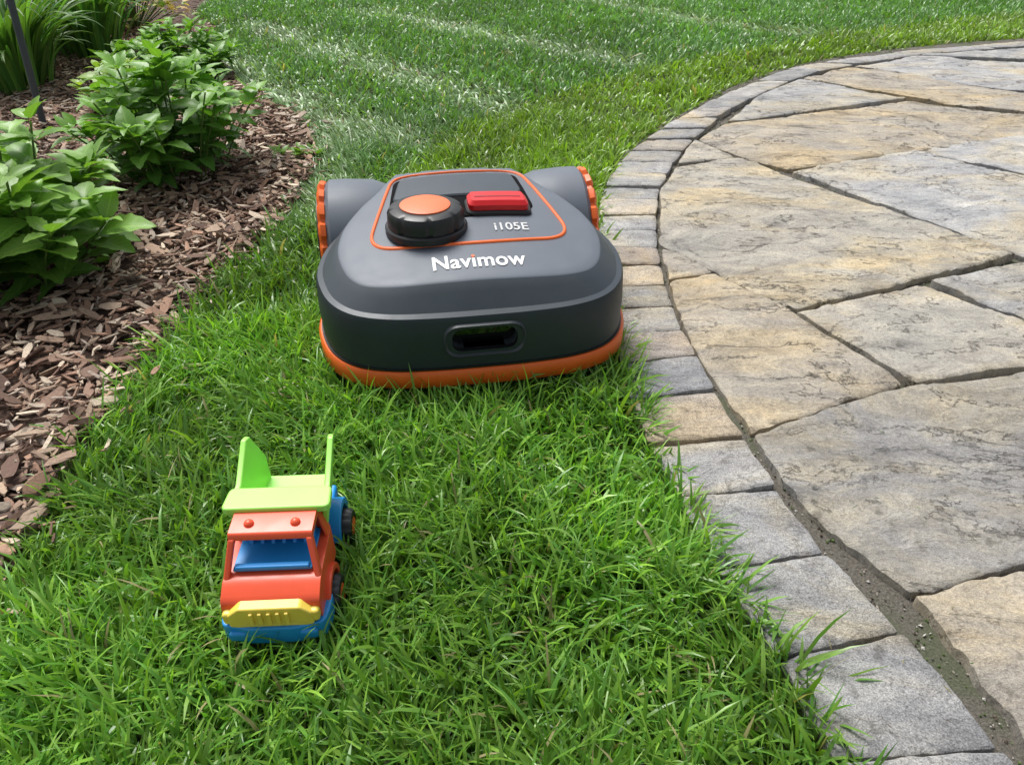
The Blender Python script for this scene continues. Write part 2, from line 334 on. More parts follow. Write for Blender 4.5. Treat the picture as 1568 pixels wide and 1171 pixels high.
# ------------------------------------------------------------------ grass
k=NT("grass"); at=k.n("ShaderNodeAttribute",attribute_name='Col').outputs['Color']; uv=k.n("ShaderNodeAttribute",attribute_name='luv').outputs['Vector']
sx=k.n("ShaderNodeSeparateXYZ"); k.l(uv,sx.inputs[0])
c=k.mix(k.math('POWER',k.math('SUBTRACT',1,sx.outputs[0]),3),at,(.20,.24,.10))
k.l(c,k.b.inputs['Base Color']); k.b.inputs['Roughness'].default_value=.35; k.b.inputs['Specular IOR Level'].default_value=.6
tr=k.n("ShaderNodeBsdfTranslucent"); k.l(k.mix(1.0,c,(1.3,1.4,.5),'MULTIPLY'),tr.inputs[0]); ms=k.n("ShaderNodeMixShader"); ms.inputs[0].default_value=.34
k.l(k.b.outputs[0],ms.inputs[1]); k.l(tr.outputs[0],ms.inputs[2]); k.l(ms.outputs[0],k.out.inputs[0])
grass_mat=k.m
perim=[G(*p) for p in [(560,430),(600,300),(640,262),(700,215),(800,165),(1000,110),(1300,55),(1568,25),(1900,-5)]]+[(9,9),(9,0),(.3,0)]
def seg_dist(x,y,P):
    d=np.full(x.shape,9.)
    for (x1,y1),(x2,y2) in zip(P[:-1],P[1:]):
        ux,uy=x2-x1,y2-y1; t=np.clip(((x-x1)*ux+(y-y1)*uy)/(ux*ux+uy*uy),0,1); d=np.minimum(d,np.hypot(x-x1-t*ux,y-y1-t*uy))
    return d
tracks=[[G(*p) for p in [(330,95),(430,150),(520,190),(640,225)]],[G(*p) for p in [(400,45),(520,88),(650,130),(760,170)]],[G(*p) for p in [(560,20),(760,60),(960,100)]],[G(*p) for p in [(480,330),(490,260),(520,215)]],[G(*p) for p in [(900,5),(1100,40),(1250,58)]]]
ga=Acc()
def grow(n,x0,x1,y0,y1,r0,r1,wmul,lmul,clump=1.1):
    x=RS.uniform(x0,x1,n);y=RS.uniform(y0,y1,n); r=np.hypot(x,y); m=(r>=r0)&(r<r1)
    x=x[m];y=y[m]
    jx=x+RS.normal(0,.006,len(x)); jy=y+RS.normal(0,.006,len(y))
    m=~inside(jx,jy,patio_poly)&~inside(jx,jy,mulch_poly)
    lx,ly=to_local(x,y,MO,MR); m&=~((abs(lx)<.175)&(ly>.015)&(ly<.42)); m&=~((abs(lx)<.21)&(ly>.25)&(ly<.40))
    lx,ly=to_local(x,y,TO,TR); m&=~((abs(lx)<.043)&(ly>-.001)&(ly<.16))
    cl=vn(x,y,14,2)*.5+vn(x,y,42,3)*.5
    m&=RS.rand(len(x))<np.clip(.40+clump*1.1*cl,0,1)
    x=x[m];y=y[m];cl=cl[m];N=len(x)
    hv=vn(x,y,11,4)
    L=RS.uniform(.026,.052,N)*lmul*(.65+.7*hv)*RS.choice([1,1,1,1.3,.7],N)
    W=RS.uniform(.0014,.0036,N)*wmul
    cs=.022; cxx=(np.floor(x/cs)+.5)*cs+(vn(np.floor(x/cs),np.floor(y/cs),1,5)-.5)*cs; cyy=(np.floor(y/cs)+.5)*cs+(vn(np.floor(x/cs),np.floor(y/cs),1,6)-.5)*cs
    splay=np.arctan2(y-cyy,x-cxx)
    flow=vn(x,y,5,5)*12.6+vn(x,y,16,6)*5
    az=np.where(RS.rand(N)<.55,splay+RS.normal(0,.5,N),flow+RS.normal(0,1.0,N))
    lean=np.abs(RS.normal(.42,.28,N))+.05; curl=RS.uniform(.1,1.0,N)
    inp=inside(x,y,perim)
    far=np.clip((y-1.2)/.6,0,1)*(~inp)
    stripe=np.zeros(N)
    if r1>1.5:
        for tk in tracks: stripe=np.maximum(stripe,np.exp(-(seg_dist(x,y,tk)/.09)**2))
        stripe*=.55+.9*vn(x,y,7,0)
        stripe=np.clip(stripe,0,1)
    az=np.where(RS.rand(N)<stripe*.8,2.3+RS.normal(0,.4,N),az); lean=lean+stripe*.45
    dx,dy=np.cos(az),np.sin(az); tw=az+np.pi/2+RS.normal(0,.6,N); wx,wy=np.cos(tw),np.sin(tw); wz=RS.normal(0,.35,N)
    V=np.zeros((N,9,3)); ts=[0,.28,.55,.8,1]; ws=[.75,1,.9,.6,0]; U=np.zeros((N,9,2)); px=x.copy();py=y.copy();pz=np.full(N,-.001); prev=0; j=0
    for t,wf in zip(ts,ws):
        dt=t-prev; a=np.clip(lean+curl*t*t*1.3,0,2.0)
        px=px+dx*np.sin(a)*L*dt; py=py+dy*np.sin(a)*L*dt; pz=pz+np.cos(a)*L*dt; prev=t
        if t<1:
            for sg in(-1,1):
                V[:,j,0]=px+sg*wx*W*wf*.5;V[:,j,1]=py+sg*wy*W*wf*.5;V[:,j,2]=pz+sg*wz*W*wf*.5; U[:,j,0]=t; j+=1
        else: V[:,j]=np.c_[px,py,pz]; U[:,j,0]=1
    b=(np.arange(N)*9)[:,None]
    q=np.concatenate([b+np.array([0,1,3,2])[None],b+np.array([2,3,5,4])[None],b+np.array([4,5,7,6])[None]]); t3=b+np.array([6,7,8])[None]
    base=np.array([.098,.262,.036]); yel=np.array([.245,.43,.055]); blu=np.array([.13,.29,.075]); sheen_tint=np.array([.29,.42,.21])
    f=RS.rand(N)[:,None]**1.2; C=base*(1-f)+yel*f
    C=C*(.70+.65*vn(x,y,6,7))[:,None]
    fld=blu*(1-stripe[:,None]*.8)+sheen_tint*stripe[:,None]*.8  # pale stripe tint paints the sheen of leaning blades into their colour
    fld=fld*RS.uniform(.75,1.25,(N,1))*(.8+.4*vn(x,y,2.2,3))[:,None]
    C=C*(1-far[:,None])+fld*far[:,None]
    pf=np.clip((y-1.0)/.5,0,1)*inp; C=C*(1-pf[:,None])+(np.array([.235,.40,.05])*RS.uniform(.65,1.15,(N,1))*(.8+.4*vn(x,y,5,3))[:,None])*pf[:,None]
    dead=RS.rand(N)<.02; C[dead]=np.array([.42,.36,.19])*RS.uniform(.7,1.1,(dead.sum(),1))
    C*=RS.uniform(.7,1.28,(N,1))
    ga.add(V.reshape(-1,3),[q,t3],np.repeat(C,9,0),U.reshape(-1,2))
grow(118000,-1.1,.8,.12,1.05,0,1.05,1.32,1.15,1.1)
grow(165000,-1.6,1.3,.4,2.2,1.05,2.1,1.45,1.03)
grow(330000,-3.3,3.6,.5,5.0,2.1,4.9,2.2,.95)
grow(90000,-6,7,-3,9,4.9,9,4.5,1.0)
grow(24000,-1.3,1,-1.2,.12,0,2,1.6,1.0)
ga.build("lawn_grass",grass_mat)
# ------------------------------------------------------------------ leaf plants
def leaf_template(rows=10,width=.30,fold=.12,droop=.28,serr=.07):
    V=[];U=[]
    for i in range(rows+1):
        u=i/rows; wd=width*(math.sin(math.pi*min(1,u**.72)))**.85*(1+serr*(1 if i%2 else -1)) if 0<u<1 else 0.004
        for v in (-1,-.5,0,.5,1):
            V.append((u,v*wd,fold*abs(v)*wd*2.2-droop*u*u+.012*math.sin(u*26)*abs(v))); U.append((u,v))
    F=[]
    for i in range(rows):
        for j in range(4): b=i*5+j; F.append((b,b+5,b+6,b+1))
    return np.array(V),[np.array(F)],np.array(U)
def leaf_mat(name,trans=.3):
    k=NT(name); at=k.n("ShaderNodeAttribute",attribute_name='Col').outputs['Color']; uv=k.n("ShaderNodeAttribute",attribute_name='luv').outputs['Vector']
    s=k.n("ShaderNodeSeparateXYZ"); k.l(uv,s.inputs[0]); av=k.math('ABSOLUTE',s.outputs[1])
    mid=k.math('LESS_THAN',av,.07)
    sv=k.math('FRACT',k.math('MULTIPLY',k.math('SUBTRACT',s.outputs[0],k.math('MULTIPLY',av,.16)),8)); vein=k.math('LESS_THAN',sv,.14)
    vf=k.math('MAXIMUM',mid,k.math('MULTIPLY',vein,.6))
    c=k.mix(k.math('MULTIPLY',vf,.45),at,k.mix(1.0,at,(1.9,1.7,1.9),'MULTIPLY')); k.l(c,k.b.inputs['Base Color'])
    k.b.inputs['Roughness'].default_value=.42; k.b.inputs['Specular IOR Level'].default_value=.45
    k.l(k.bump(k.math('SUBTRACT',1,vf),.6,.0015),k.b.inputs['Normal'])
    tr=k.n("ShaderNodeBsdfTranslucent"); k.l(k.mix(1.0,c,(1.4,1.5,.6),'MULTIPLY'),tr.inputs[0]); ms=k.n("ShaderNodeMixShader"); ms.inputs[0].default_value=trans
    k.l(k.b.outputs[0],ms.inputs[1]); k.l(tr.outputs[0],ms.inputs[2]); k.l(ms.outputs[0],k.out.inputs[0]); return k.m
LM=leaf_mat("leaf")
def frame(a,up=(0,0,1)):
    a=Vector(a).normalized(); s=Vector(up).cross(a)
    if s.length<1e-3: s=Vector((1,0,0))
    s.normalize(); n=a.cross(s); return np.array([a,s,n]).T
CYL=np.array([(math.cos(i*math.pi/3)*.5,math.sin(i*math.pi/3)*.5,z) for z in(0,1) for i in range(6)]); CYLF=[np.array([(i,(i+1)%6,6+(i+1)%6,6+i) for i in range(6)])]
def shrub(name,cx,cy,rad,height,nst,leafL,cb=(.09,.23,.035),ct=(.20,.40,.055),seed=1,pairs=7):
    rd=random.Random(seed); P=empty(name,(cx,cy,0)); A=Acc(); S=Acc()
    T1=[leaf_template(width=w_,droop=d) for w_,d in((.27,.18),(.31,.34),(.25,.5))]
    bins={0:[[],[],[]],1:[[],[],[]],2:[[],[],[]]}; SM=[];SO=[]
    for i in range(nst):
        a=rd.uniform(0,6.283); rr=rad*rd.random()**.6; bx,by=math.cos(a)*rr*.5,math.sin(a)*rr*.5
        hh=height*(1-.45*(rr/rad)**2)*rd.uniform(.65,1.1)
        tx,ty=math.cos(a)*rr*.95+rd.uniform(-.02,.02),math.sin(a)*rr*.95+rd.uniform(-.02,.02)
        prev=Vector((bx,by,0)); rot=rd.uniform(0,3.14)
        m=pairs+rd.randint(-1,1)
        for s in range(1,m+1):
            t=s/m; p=Vector((bx+(tx-bx)*t**1.4,by+(ty-by)*t**1.4,hh*t*(1-.06*t)))
            d=p-prev; fr=frame(d,(1,.1,0)); SM.append(np.stack([fr[:,1]*.0035,fr[:,2]*.0035,fr[:,0]*d.length],-1)); SO.append(np.array(prev)); prev=p
            if t<.22: continue
            rot+=1.57+rd.uniform(-.3,.3)
            top=(s>=m-1); nl=2 if not top else 4
            for q in range(nl):
                az=rot+q*2*math.pi/nl+rd.uniform(-.25,.25); el=rd.uniform(-.15,.5) if not top else rd.uniform(.25,1.0)
                dr=Vector((math.cos(az)*math.cos(el),math.sin(az)*math.cos(el),math.sin(el)))
                L=leafL*rd.uniform(.65,1.15)*(.62 if s==m else 1)*(1.0 if t>.4 else .8)
                fr=frame(dr,(rd.uniform(-.3,.3),rd.uniform(-.3,.3),1)); b=rd.randint(0,2)
                bins[b][0].append(fr*L); bins[b][1].append(np.array(p)+np.array(dr)*.006)
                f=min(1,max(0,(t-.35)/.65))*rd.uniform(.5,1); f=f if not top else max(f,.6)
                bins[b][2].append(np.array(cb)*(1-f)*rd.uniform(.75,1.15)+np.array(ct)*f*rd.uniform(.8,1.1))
    for b in range(3):
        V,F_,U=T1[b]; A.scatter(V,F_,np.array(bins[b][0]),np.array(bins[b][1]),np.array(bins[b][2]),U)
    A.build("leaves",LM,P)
    S.scatter(CYL,CYLF,np.array(SM),np.array(SO),np.tile([.10,.16,.04],(len(SO),1))); S.build("stems",LM,P)
    return P
shrub("leafy_shrub",-.735,1.60,.215,.275,48,.060,seed=3)
shrub("leafy_shrub",-.835,1.12,.225,.285,36,.088,cb=(.11,.25,.04),ct=(.24,.43,.075),seed=5,pairs=6)
shrub("leafy_shrub",-1.10,2.55,.22,.17,44,.055,seed=8)
shrub("leafy_shrub",-1.08,2.12,.10,.17,12,.06,cb=(.14,.28,.04),ct=(.32,.48,.07),seed=9,pairs=4)
shrub("leafy_shrub",-1.50,1.5,.2,.2,20,.07,seed=12)
shrub("small_seedling",-.50,1.72,.06,.035,7,.03,cb=(.12,.26,.03),ct=(.20,.36,.06),seed=14,pairs=3)
def strap_plant(name,cx,cy,n,L0,seed,colr=(.075,.19,.035)):
    rd=random.Random(seed); P=empty(name,(cx,cy,0)); A=Acc(); K=12
    for i in range(n):
        az=rd.uniform(0,6.283); r0=rd.uniform(0,.10); L=L0*rd.uniform(.6,1.1); W=rd.uniform(.011,.020); a0=rd.uniform(.08,.5); cu=rd.uniform(1.0,2.2)
        p=np.array([math.cos(az)*r0,math.sin(az)*r0,0.]); sd_=np.array([-math.sin(az),math.cos(az),0]); V=[];U=[]
        for s in range(K+1):
            t=s/K; a=a0+cu*t*t
            wd=W*min(1,(1-t)*3)**.8*(.6+.4*min(1,t*4)); nrm=np.array([-math.cos(az)*math.cos(a),-math.sin(az)*math.cos(a),math.sin(a)])
            for v in(-1,0,1): V.append(p+sd_*v*wd*.5+nrm*abs(v)*wd*.18); U.append((t,.5*v+ .3))
            p=p+np.array([math.cos(az)*math.sin(a),math.sin(az)*math.sin(a),math.cos(a)])*L/K
        F_=[(3*s+j,3*s+3+j,3*s+4+j,3*s+1+j) for s in range(K) for j in(0,1)]
        A.add(np.array(V),[np.array(F_)],np.array(colr)*rd.uniform(.65,1.8)*np.array([rd.uniform(.9,1.4),1,1]),np.array(U)*np.array([0,1])+np.array([0.5,0]))
    A.build("strap_leaves",LM,P); return P
strap_plant("daylily_plant",-1.52,2.40,190,.40,1)
strap_plant("daylily_plant",-1.95,2.75,170,.48,2)
strap_plant("daylily_plant",-1.52,2.88,210,.40,3)
strap_plant("daylily_plant",-1.95,3.5,170,.42,4)
strap_plant("daylily_plant",-1.80,3.05,150,.42,6)
P=empty("yellow_flower_plant",(-1.58,3.40,0)); A=Acc(); n=620; V,F_,U=leaf_template(width=.34)
rd=random.Random(4); Ms=[];Os=[];Cs=[]
for i in range(n):
    a=rd.uniform(0,6.28);e=rd.uniform(.1,1.5); r=.22*rd.uniform(.7,1.05); p=(math.cos(a)*math.cos(e)*r,math.sin(a)*math.cos(e)*r,.03+math.sin(e)*r)
    fr=frame((math.cos(a+rd.uniform(-1,1)),math.sin(a+rd.uniform(-1,1)),rd.uniform(-.1,.8))); Ms.append(fr*rd.uniform(.02,.04)); Os.append(p)
    Cs.append(rd.choice([(.60,.48,.12),(.42,.45,.10),(.20,.34,.06),(.65,.55,.25),(.55,.36,.12)]))
A.scatter(V,F_,np.array(Ms),np.array(Os),np.array(Cs),U); A.build("flowers",LM,P)
S=Acc(); SM=[];SO=[]
for i in range(0,n,9):
    fr=frame(Os[i],(1,.1,0)); L=Vector(Os[i]).length; SM.append(np.stack([fr[:,1]*.004,fr[:,2]*.004,fr[:,0]*L],-1)); SO.append((0,0,0))
S.scatter(CYL,CYLF,np.array(SM),np.array(SO),np.tile([.10,.16,.04],(len(SO),1))); S.build("stems",LM,P)
# ------------------------------------------------------------------ generic hard-surface helpers
def finish(name,bm,mat,parent,bevel=0,seg=3,smooth=True,mats=None):
    bmesh.ops.recalc_face_normals(bm,faces=bm.faces); me=bpy.data.meshes.new(name); bm.to_mesh(me); bm.free()
    for m in (mats or [mat]): me.materials.append(m)
    if smooth:
        for p in me.polygons: p.use_smooth=True
    o=bpy.data.objects.new(name,me); COL.objects.link(o); o.parent=parent
    if bevel:
        b=o.modifiers.new("bevel","BEVEL"); b.width=bevel; b.segments=seg; b.limit_method='ANGLE'; b.angle_limit=math.radians(28); b.harden_normals=True
    return o
def hexa(name,c,mat,parent,bevel=.001):
    bm=bmesh.new(); v=[bm.verts.new(p) for p in c]
    for f in((0,1,2,3),(4,5,6,7),(0,1,5,4),(1,2,6,5),(2,3,7,6),(3,0,4,7)): bm.faces.new([v[i] for i in f])
    return finish(name,bm,mat,parent,bevel)
def box(name,x0,x1,y0,y1,z0,z1,mat,parent,bevel=.001,tx=0,ty=0):
    return hexa(name,[(x0,y0,z0),(x1,y0,z0),(x1,y1,z0),(x0,y1,z0),(x0+tx,y0+ty,z1),(x1-tx,y0+ty,z1),(x1-tx,y1-ty,z1),(x0+tx,y1-ty,z1)],mat,parent,bevel)
def prism(name,prof,a0,a1,axis,mat,parent,bevel=.001,taper=0):
    bm=bmesh.new(); A=[];B=[]
    cx=sum(p[0] for p in prof)/len(prof); cy=sum(p[1] for p in prof)/len(prof)
    for (u,v) in prof:
        u2,v2=u+(cx-u)*taper,v+(cy-v)*taper
        if axis=='x': A.append(bm.verts.new((a0,u,v))); B.append(bm.verts.new((a1,u2,v2)))
        elif axis=='z': A.append(bm.verts.new((u,v,a0))); B.append(bm.verts.new((u2,v2,a1)))
        else: A.append(bm.verts.new((u,a0,v))); B.append(bm.verts.new((u2,a1,v2)))
    bm.faces.new(A); bm.faces.new(B[::-1]); n=len(A)
    for i in range(n): bm.faces.new((A[i],A[(i+1)%n],B[(i+1)%n],B[i]))
    return finish(name,bm,mat,parent,bevel)
def round_poly(P,r,n=8):
    out=[];N=len(P)
    for i in range(N):
        a,b,c=Vector(P[i-1]),Vector(P[i]),Vector(P[(i+1)%N]); ri=r[i] if isinstance(r,(list,tuple)) else r
        d1=(a-b);d2=(c-b); q1=b+d1.normalized()*min(ri,d1.length*.49); q2=b+d2.normalized()*min(ri,d2.length*.49)
        for j in range(n+1):
            t=j/n; out.append(tuple(q1*(1-t)**2+b*2*t*(1-t)+q2*t*t))
    return out
def lathe(name,prof,axis,center,mat,parent,n=48,mod=None):
    bm=bmesh.new(); R=[]
    for r,h in prof:
        ring=[]
        for i in range(n):
            a=i*2*math.pi/n; rr=r*(mod(i,r,h) if mod else 1)
            if axis=='z': p=(center[0]+rr*math.cos(a),center[1]+rr*math.sin(a),center[2]+h)
            else: p=(center[0]+h,center[1]+rr*math.cos(a),center[2]+rr*math.sin(a))
            ring.append(bm.verts.new(p))
        R.append(ring)
    for a,b in zip(R[:-1],R[1:]):
        for i in range(n): bm.faces.new((a[i],a[(i+1)%n],b[(i+1)%n],b[i]))
    bm.faces.new(R[0]); bm.faces.new(R[-1][::-1])
    o=finish(name,bm,mat,parent)
    e=o.modifiers.new("split","EDGE_SPLIT"); e.split_angle=math.radians(35); return o
# ------------------------------------------------------------------ pole
k=plastic("black_metal",(.05,.065,.08),.45)
gx_,gy_=G(71,207)
P=empty("garden_pole",(gx_,gy_,0))
def tube(name,path,r,mat,parent,n=10):
    bm=bmesh.new(); prev=None
    for i,p in enumerate(path):
        p=Vector(p); d=(Vector(path[min(i+1,len(path)-1)])-Vector(path[max(i-1,0)])).normalized(); u=d.cross(Vector((0,1,0))).normalized(); v=d.cross(u)
        ring=[bm.verts.new(p+u*r*math.cos(j*2*math.pi/n)+v*r*math.sin(j*2*math.pi/n)) for j in range(n)]
        if prev:
            for j in range(n): bm.faces.new((prev[j],prev[(j+1)%n],ring[(j+1)%n],ring[j]))
        prev=ring
    return finish(name,bm,mat,parent)
tube("rod",[(-.003,0,-.03),(.016,0,.17),(.029,0,.32),(.05,0,.6),(.07,0,.9)]+[(.07-.05+.05*math.cos(t),0,.9+.05*math.sin(t)) for t in np.linspace(.2,math.pi*1.2,12)],.0085,k,P)
# ------------------------------------------------------------------ robotic mower
MW=empty("robotic_lawn_mower",(MO[0],MO[1],0),MR)
m_wall=plastic("mower_wall",(.021,.030,.037),.48,spec=.4); m_sh=plastic("mower_shoulder",(.050,.062,.074),.46,spec=.4); m_plate=plastic("mower_top",(.125,.143,.170),.50,spec=.35)  # lighter shoulder and top tones paint the sky reflection into the shell
m_or=plastic("mower_orange",(.78,.13,.015),.45); m_blk=plastic("mower_black",(.010,.011,.012),.42); m_mat=plastic("matte_black",(.006,.006,.007),.85,0,.08); m_red=plastic("stop_button_red",(.62,.012,.015),.34); m_gls=plastic("black_glass",(.004,.005,.005),.08,0)
m_wht=plastic("white_print",(.78,.79,.78),.5,0); m_lid=plastic("mower_lid",(.060,.074,.088),.5,spec=.25)
half=[(0,-.012),(.06,-.011),(.115,-.005),(.158,.012),(.186,.043),(.201,.085),(.206,.13),(.197,.185),(.174,.238),(.146,.285),(.128,.33),(.115,.38),(.085,.415),(.04,.428)]
full=half+[(0,.43)]+[(-x,y) for x,y in half[:0:-1]]
OL=catmull(full,6,True)
yk=[-.02,.03,.08,.13,.18,.24,.30,.34,.38,.41,.44]; zk=[.158,.170,.180,.188,.194,.199,.2015,.196,.178,.155,.13]
def ztop(x,y): return float(np.interp(y,yk,zk))-.55*x*x
def zsh(x,y): return float(np.interp(y,[-.02,.1,.25,.35,.43],[.134,.140,.150,.145,.115]))
def body():
    bm=bmesh.new(); rings=[]; mi=[]
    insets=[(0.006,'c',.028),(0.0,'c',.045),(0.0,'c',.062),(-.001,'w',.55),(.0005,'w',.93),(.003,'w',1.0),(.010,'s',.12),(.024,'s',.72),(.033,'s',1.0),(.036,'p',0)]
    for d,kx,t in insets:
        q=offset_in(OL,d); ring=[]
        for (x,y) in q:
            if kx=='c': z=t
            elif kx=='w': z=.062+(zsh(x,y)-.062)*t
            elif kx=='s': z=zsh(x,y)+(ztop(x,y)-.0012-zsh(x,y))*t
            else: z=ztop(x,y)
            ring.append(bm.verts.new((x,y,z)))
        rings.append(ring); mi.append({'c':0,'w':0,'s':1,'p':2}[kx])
    q0=offset_in(OL,.036)
    for s in (.06,.14,.25,.38,.52,.66,.8,.92):
        ring=[]
        for x,y in q0:
            yy=y+(.2-y)*s; xx=x*(1-s); ring.append(bm.verts.new((xx,yy,ztop(xx,yy))))
        rings.append(ring); mi.append(2)
    n=len(OL)
    for a,b,m in zip(rings[:-1],rings[1:],mi[1:]):
        for i in range(n):
            f=bm.faces.new((a[i],a[(i+1)%n],b[(i+1)%n],b[i])); f.material_index=m
    f=bm.faces.new(rings[-1]); f.material_index=2; bm.faces.new(rings[0][::-1])
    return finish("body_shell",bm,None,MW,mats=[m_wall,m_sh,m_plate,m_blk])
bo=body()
def pill(w_,h_,zc,n=10):
    return round_poly([(-w_,zc-h_),(w_,zc-h_),(w_*.98,zc+h_),(-w_*.98,zc+h_)],h_*.95,n)
cz=.103
ct=prism("cutter",pill(.041,.0155,cz),-.03,.022,'y',m_blk,None,0)
bmo=bo.modifiers.new("cut","BOOLEAN"); bmo.object=ct; bmo.solver='EXACT'
bpy.context.view_layer.update()
ct.matrix_world=MW.matrix_world.copy(); bpy.context.view_layer.update(); dg=bpy.context.evaluated_depsgraph_get()
nm=bpy.data.meshes.new_from_object(bo.evaluated_get(dg)); bo.modifiers.clear(); bo.data=nm; bpy.data.objects.remove(ct)
e=bo.modifiers.new("s","EDGE_SPLIT"); e.split_angle=math.radians(24)
m_rim=plastic("sensor_rim",(.042,.052,.060),.40)
bm=bmesh.new(); o1=pill(.0545,.0240,cz);o2=pill(.050,.0212,cz); o3=pill(.0405,.0155,cz)
def fy(x): return -.0125+.9*abs(x)**2*.5
Rg=[[bm.verts.new((x,fy(x)+.003,z)) for x,z in o1],[bm.verts.new((x,fy(x)-.004,z)) for x,z in o2],[bm.verts.new((x,fy(x)+.008,z)) for x,z in o3],[bm.verts.new((x,fy(x)+.027,z)) for x,z in o3]]
for a,b in zip(Rg[:-1],Rg[1:]):
    n=len(a)
    for i in range(n): bm.faces.new((a[i],a[(i+1)%n],b[(i+1)%n],b[i]))
o=finish("sensor_rim",bm,m_rim,MW); e=o.modifiers.new("s","EDGE_SPLIT"); e.split_angle=math.radians(25)
prism("sensor_glass",pill(.040,.0150,cz),.007,.011,'y',m_gls,MW,.001)
def band(name,profile,mat):
    bm=bmesh.new(); rings=[]
    for d,z in profile:
        rings.append([bm.verts.new((x,y,z+max(0,y-.1)*.06)) for x,y in offset_in(OL,d)])
    n=len(OL); rings.append(rings[0])
    for a,b in zip(rings[:-1],rings[1:]):
        for i in range(n): bm.faces.new((a[i],a[(i+1)%n],b[(i+1)%n],b[i]))
    o=finish(name,bm,mat,MW); e=o.modifiers.new("s","EDGE_SPLIT"); e.split_angle=math.radians(50); return o
band("bumper",[(.008,.038),(-.003,.038),(-.0065,.041),(-.0065,.059),(-.004,.0625),(.008,.0625)],m_or)
band("bumper_seal",[(.008,.063),(-.0022,.063),(-.0022,.0655),(.008,.0655)],m_blk)
prism("chassis",offset_in(OL,.02),.016,.038,'z',m_blk,MW,0)
tr_=round_poly([(-.136,.104),(.0,.090),(.136,.104),(.094,.312),(-.094,.312)],[.045,.09,.045,.035,.035],10)
def ribbon(name,path,w_,lift,mat):
    bm=bmesh.new(); n=len(path); rings=[]
    for dd,zz in((-w_,-.001),(-w_*.7,lift),(w_*.7,lift),(w_,-.001)):
        rings.append([bm.verts.new((x,y,ztop(x,y)+zz)) for x,y in offset_in(path,dd)])
    for a,b in zip(rings[:-1],rings[1:]):
        for i in range(n): bm.faces.new((a[i],a[(i+1)%n],b[(i+1)%n],b[i]))
    return finish(name,bm,mat,MW)
def dense(P,m=4):
    out=[]
    for i in range(len(P)):
        a,b=Vector(P[i]),Vector(P[(i+1)%len(P)]); k_=max(1,int((b-a).length/.008))
        for j in range(k_): out.append(tuple(a.lerp(b,j/k_)))
    return out
ribbon("outline_trim",dense(tr_),.0024,.0022,m_or)
def drape(name,P,lo,hi,mat,edge=.002,slope=0):
    bm=bmesh.new(); P=dense(P); n=len(P); c=(sum(p[0] for p in P)/n,sum(p[1] for p in P)/n); rings=[]
    zz=lambda x,y,h: ztop(x,y)+h+slope*(y-c[1])
    rings.append([bm.verts.new((x,y,ztop(x,y)+lo)) for x,y in P])
    rings.append([bm.verts.new((x,y,zz(x,y,hi-edge))) for x,y in P])
    q=offset_in(P,edge)
    rings.append([bm.verts.new((x,y,zz(x,y,hi))) for x,y in q])
    for s in(.25,.5,.75,.93): rings.append([bm.verts.new((x+(c[0]-x)*s,y+(c[1]-y)*s,zz(x+(c[0]-x)*s,y+(c[1]-y)*s,hi))) for x,y in q])
    for a,b in zip(rings[:-1],rings[1:]):
        for i in range(n): bm.faces.new((a[i],a[(i+1)%n],b[(i+1)%n],b[i]))
    bm.faces.new(rings[-1]); o=finish(name,bm,mat,MW); e=o.modifiers.new("s","EDGE_SPLIT"); e.split_angle=math.radians(40); return o
drape("recess_shadow_slab",round_poly([(-.108,.158),(.02,.158),(.096,.178),(.087,.291),(-.094,.291)],.015),-.001,.0022,m_mat,.001)  # raised matte black slab, painted-in shadow of the gap around the lid
drape("display_lid",round_poly([(-.098,.216),(.087,.216),(.079,.283),(-.086,.283)],[.010,.02,.012,.012]),.0,.0062,m_lid,.002,.03)
drape("stop_button_base",round_poly([(.0,.158),(.090,.158),(.088,.204),(.0,.204)],.012),0,.006,m_blk,.002)
drape("stop_button",round_poly([(.003,.162),(.086,.162),(.084,.198),(.003,.198)],.010),.004,.018,m_red,.005)
drape("stop_button_groove",round_poly([(.012,.176),(.076,.176),(.076,.180),(.012,.180)],.0015),.014,.0184,plastic("dark_red",(.25,.008,.01),.4),.0005)
dc=(-.056,.142); dz=ztop(*dc)
lathe("dial_base",[(.054,-.004),(.054,.004),(.052,.006)],'z',(dc[0],dc[1],dz),m_blk,MW)
lathe("dial_knob",[(.050,.004),(.0505,.008),(.050,.022),(.047,.027),(.040,.030),(.034,.030)],'z',(dc[0],dc[1],dz),m_blk,MW,96,lambda i,r,h:(1-.045*(1 if (i%12) in(0,1) else 0)) if r>.045 else 1)
lathe("dial_cap",[(.033,.028),(.033,.0315),(.031,.0325),(.002,.0325)],'z',(dc[0],dc[1],dz),plastic("dial_orange",(.80,.17,.06),.5),MW)
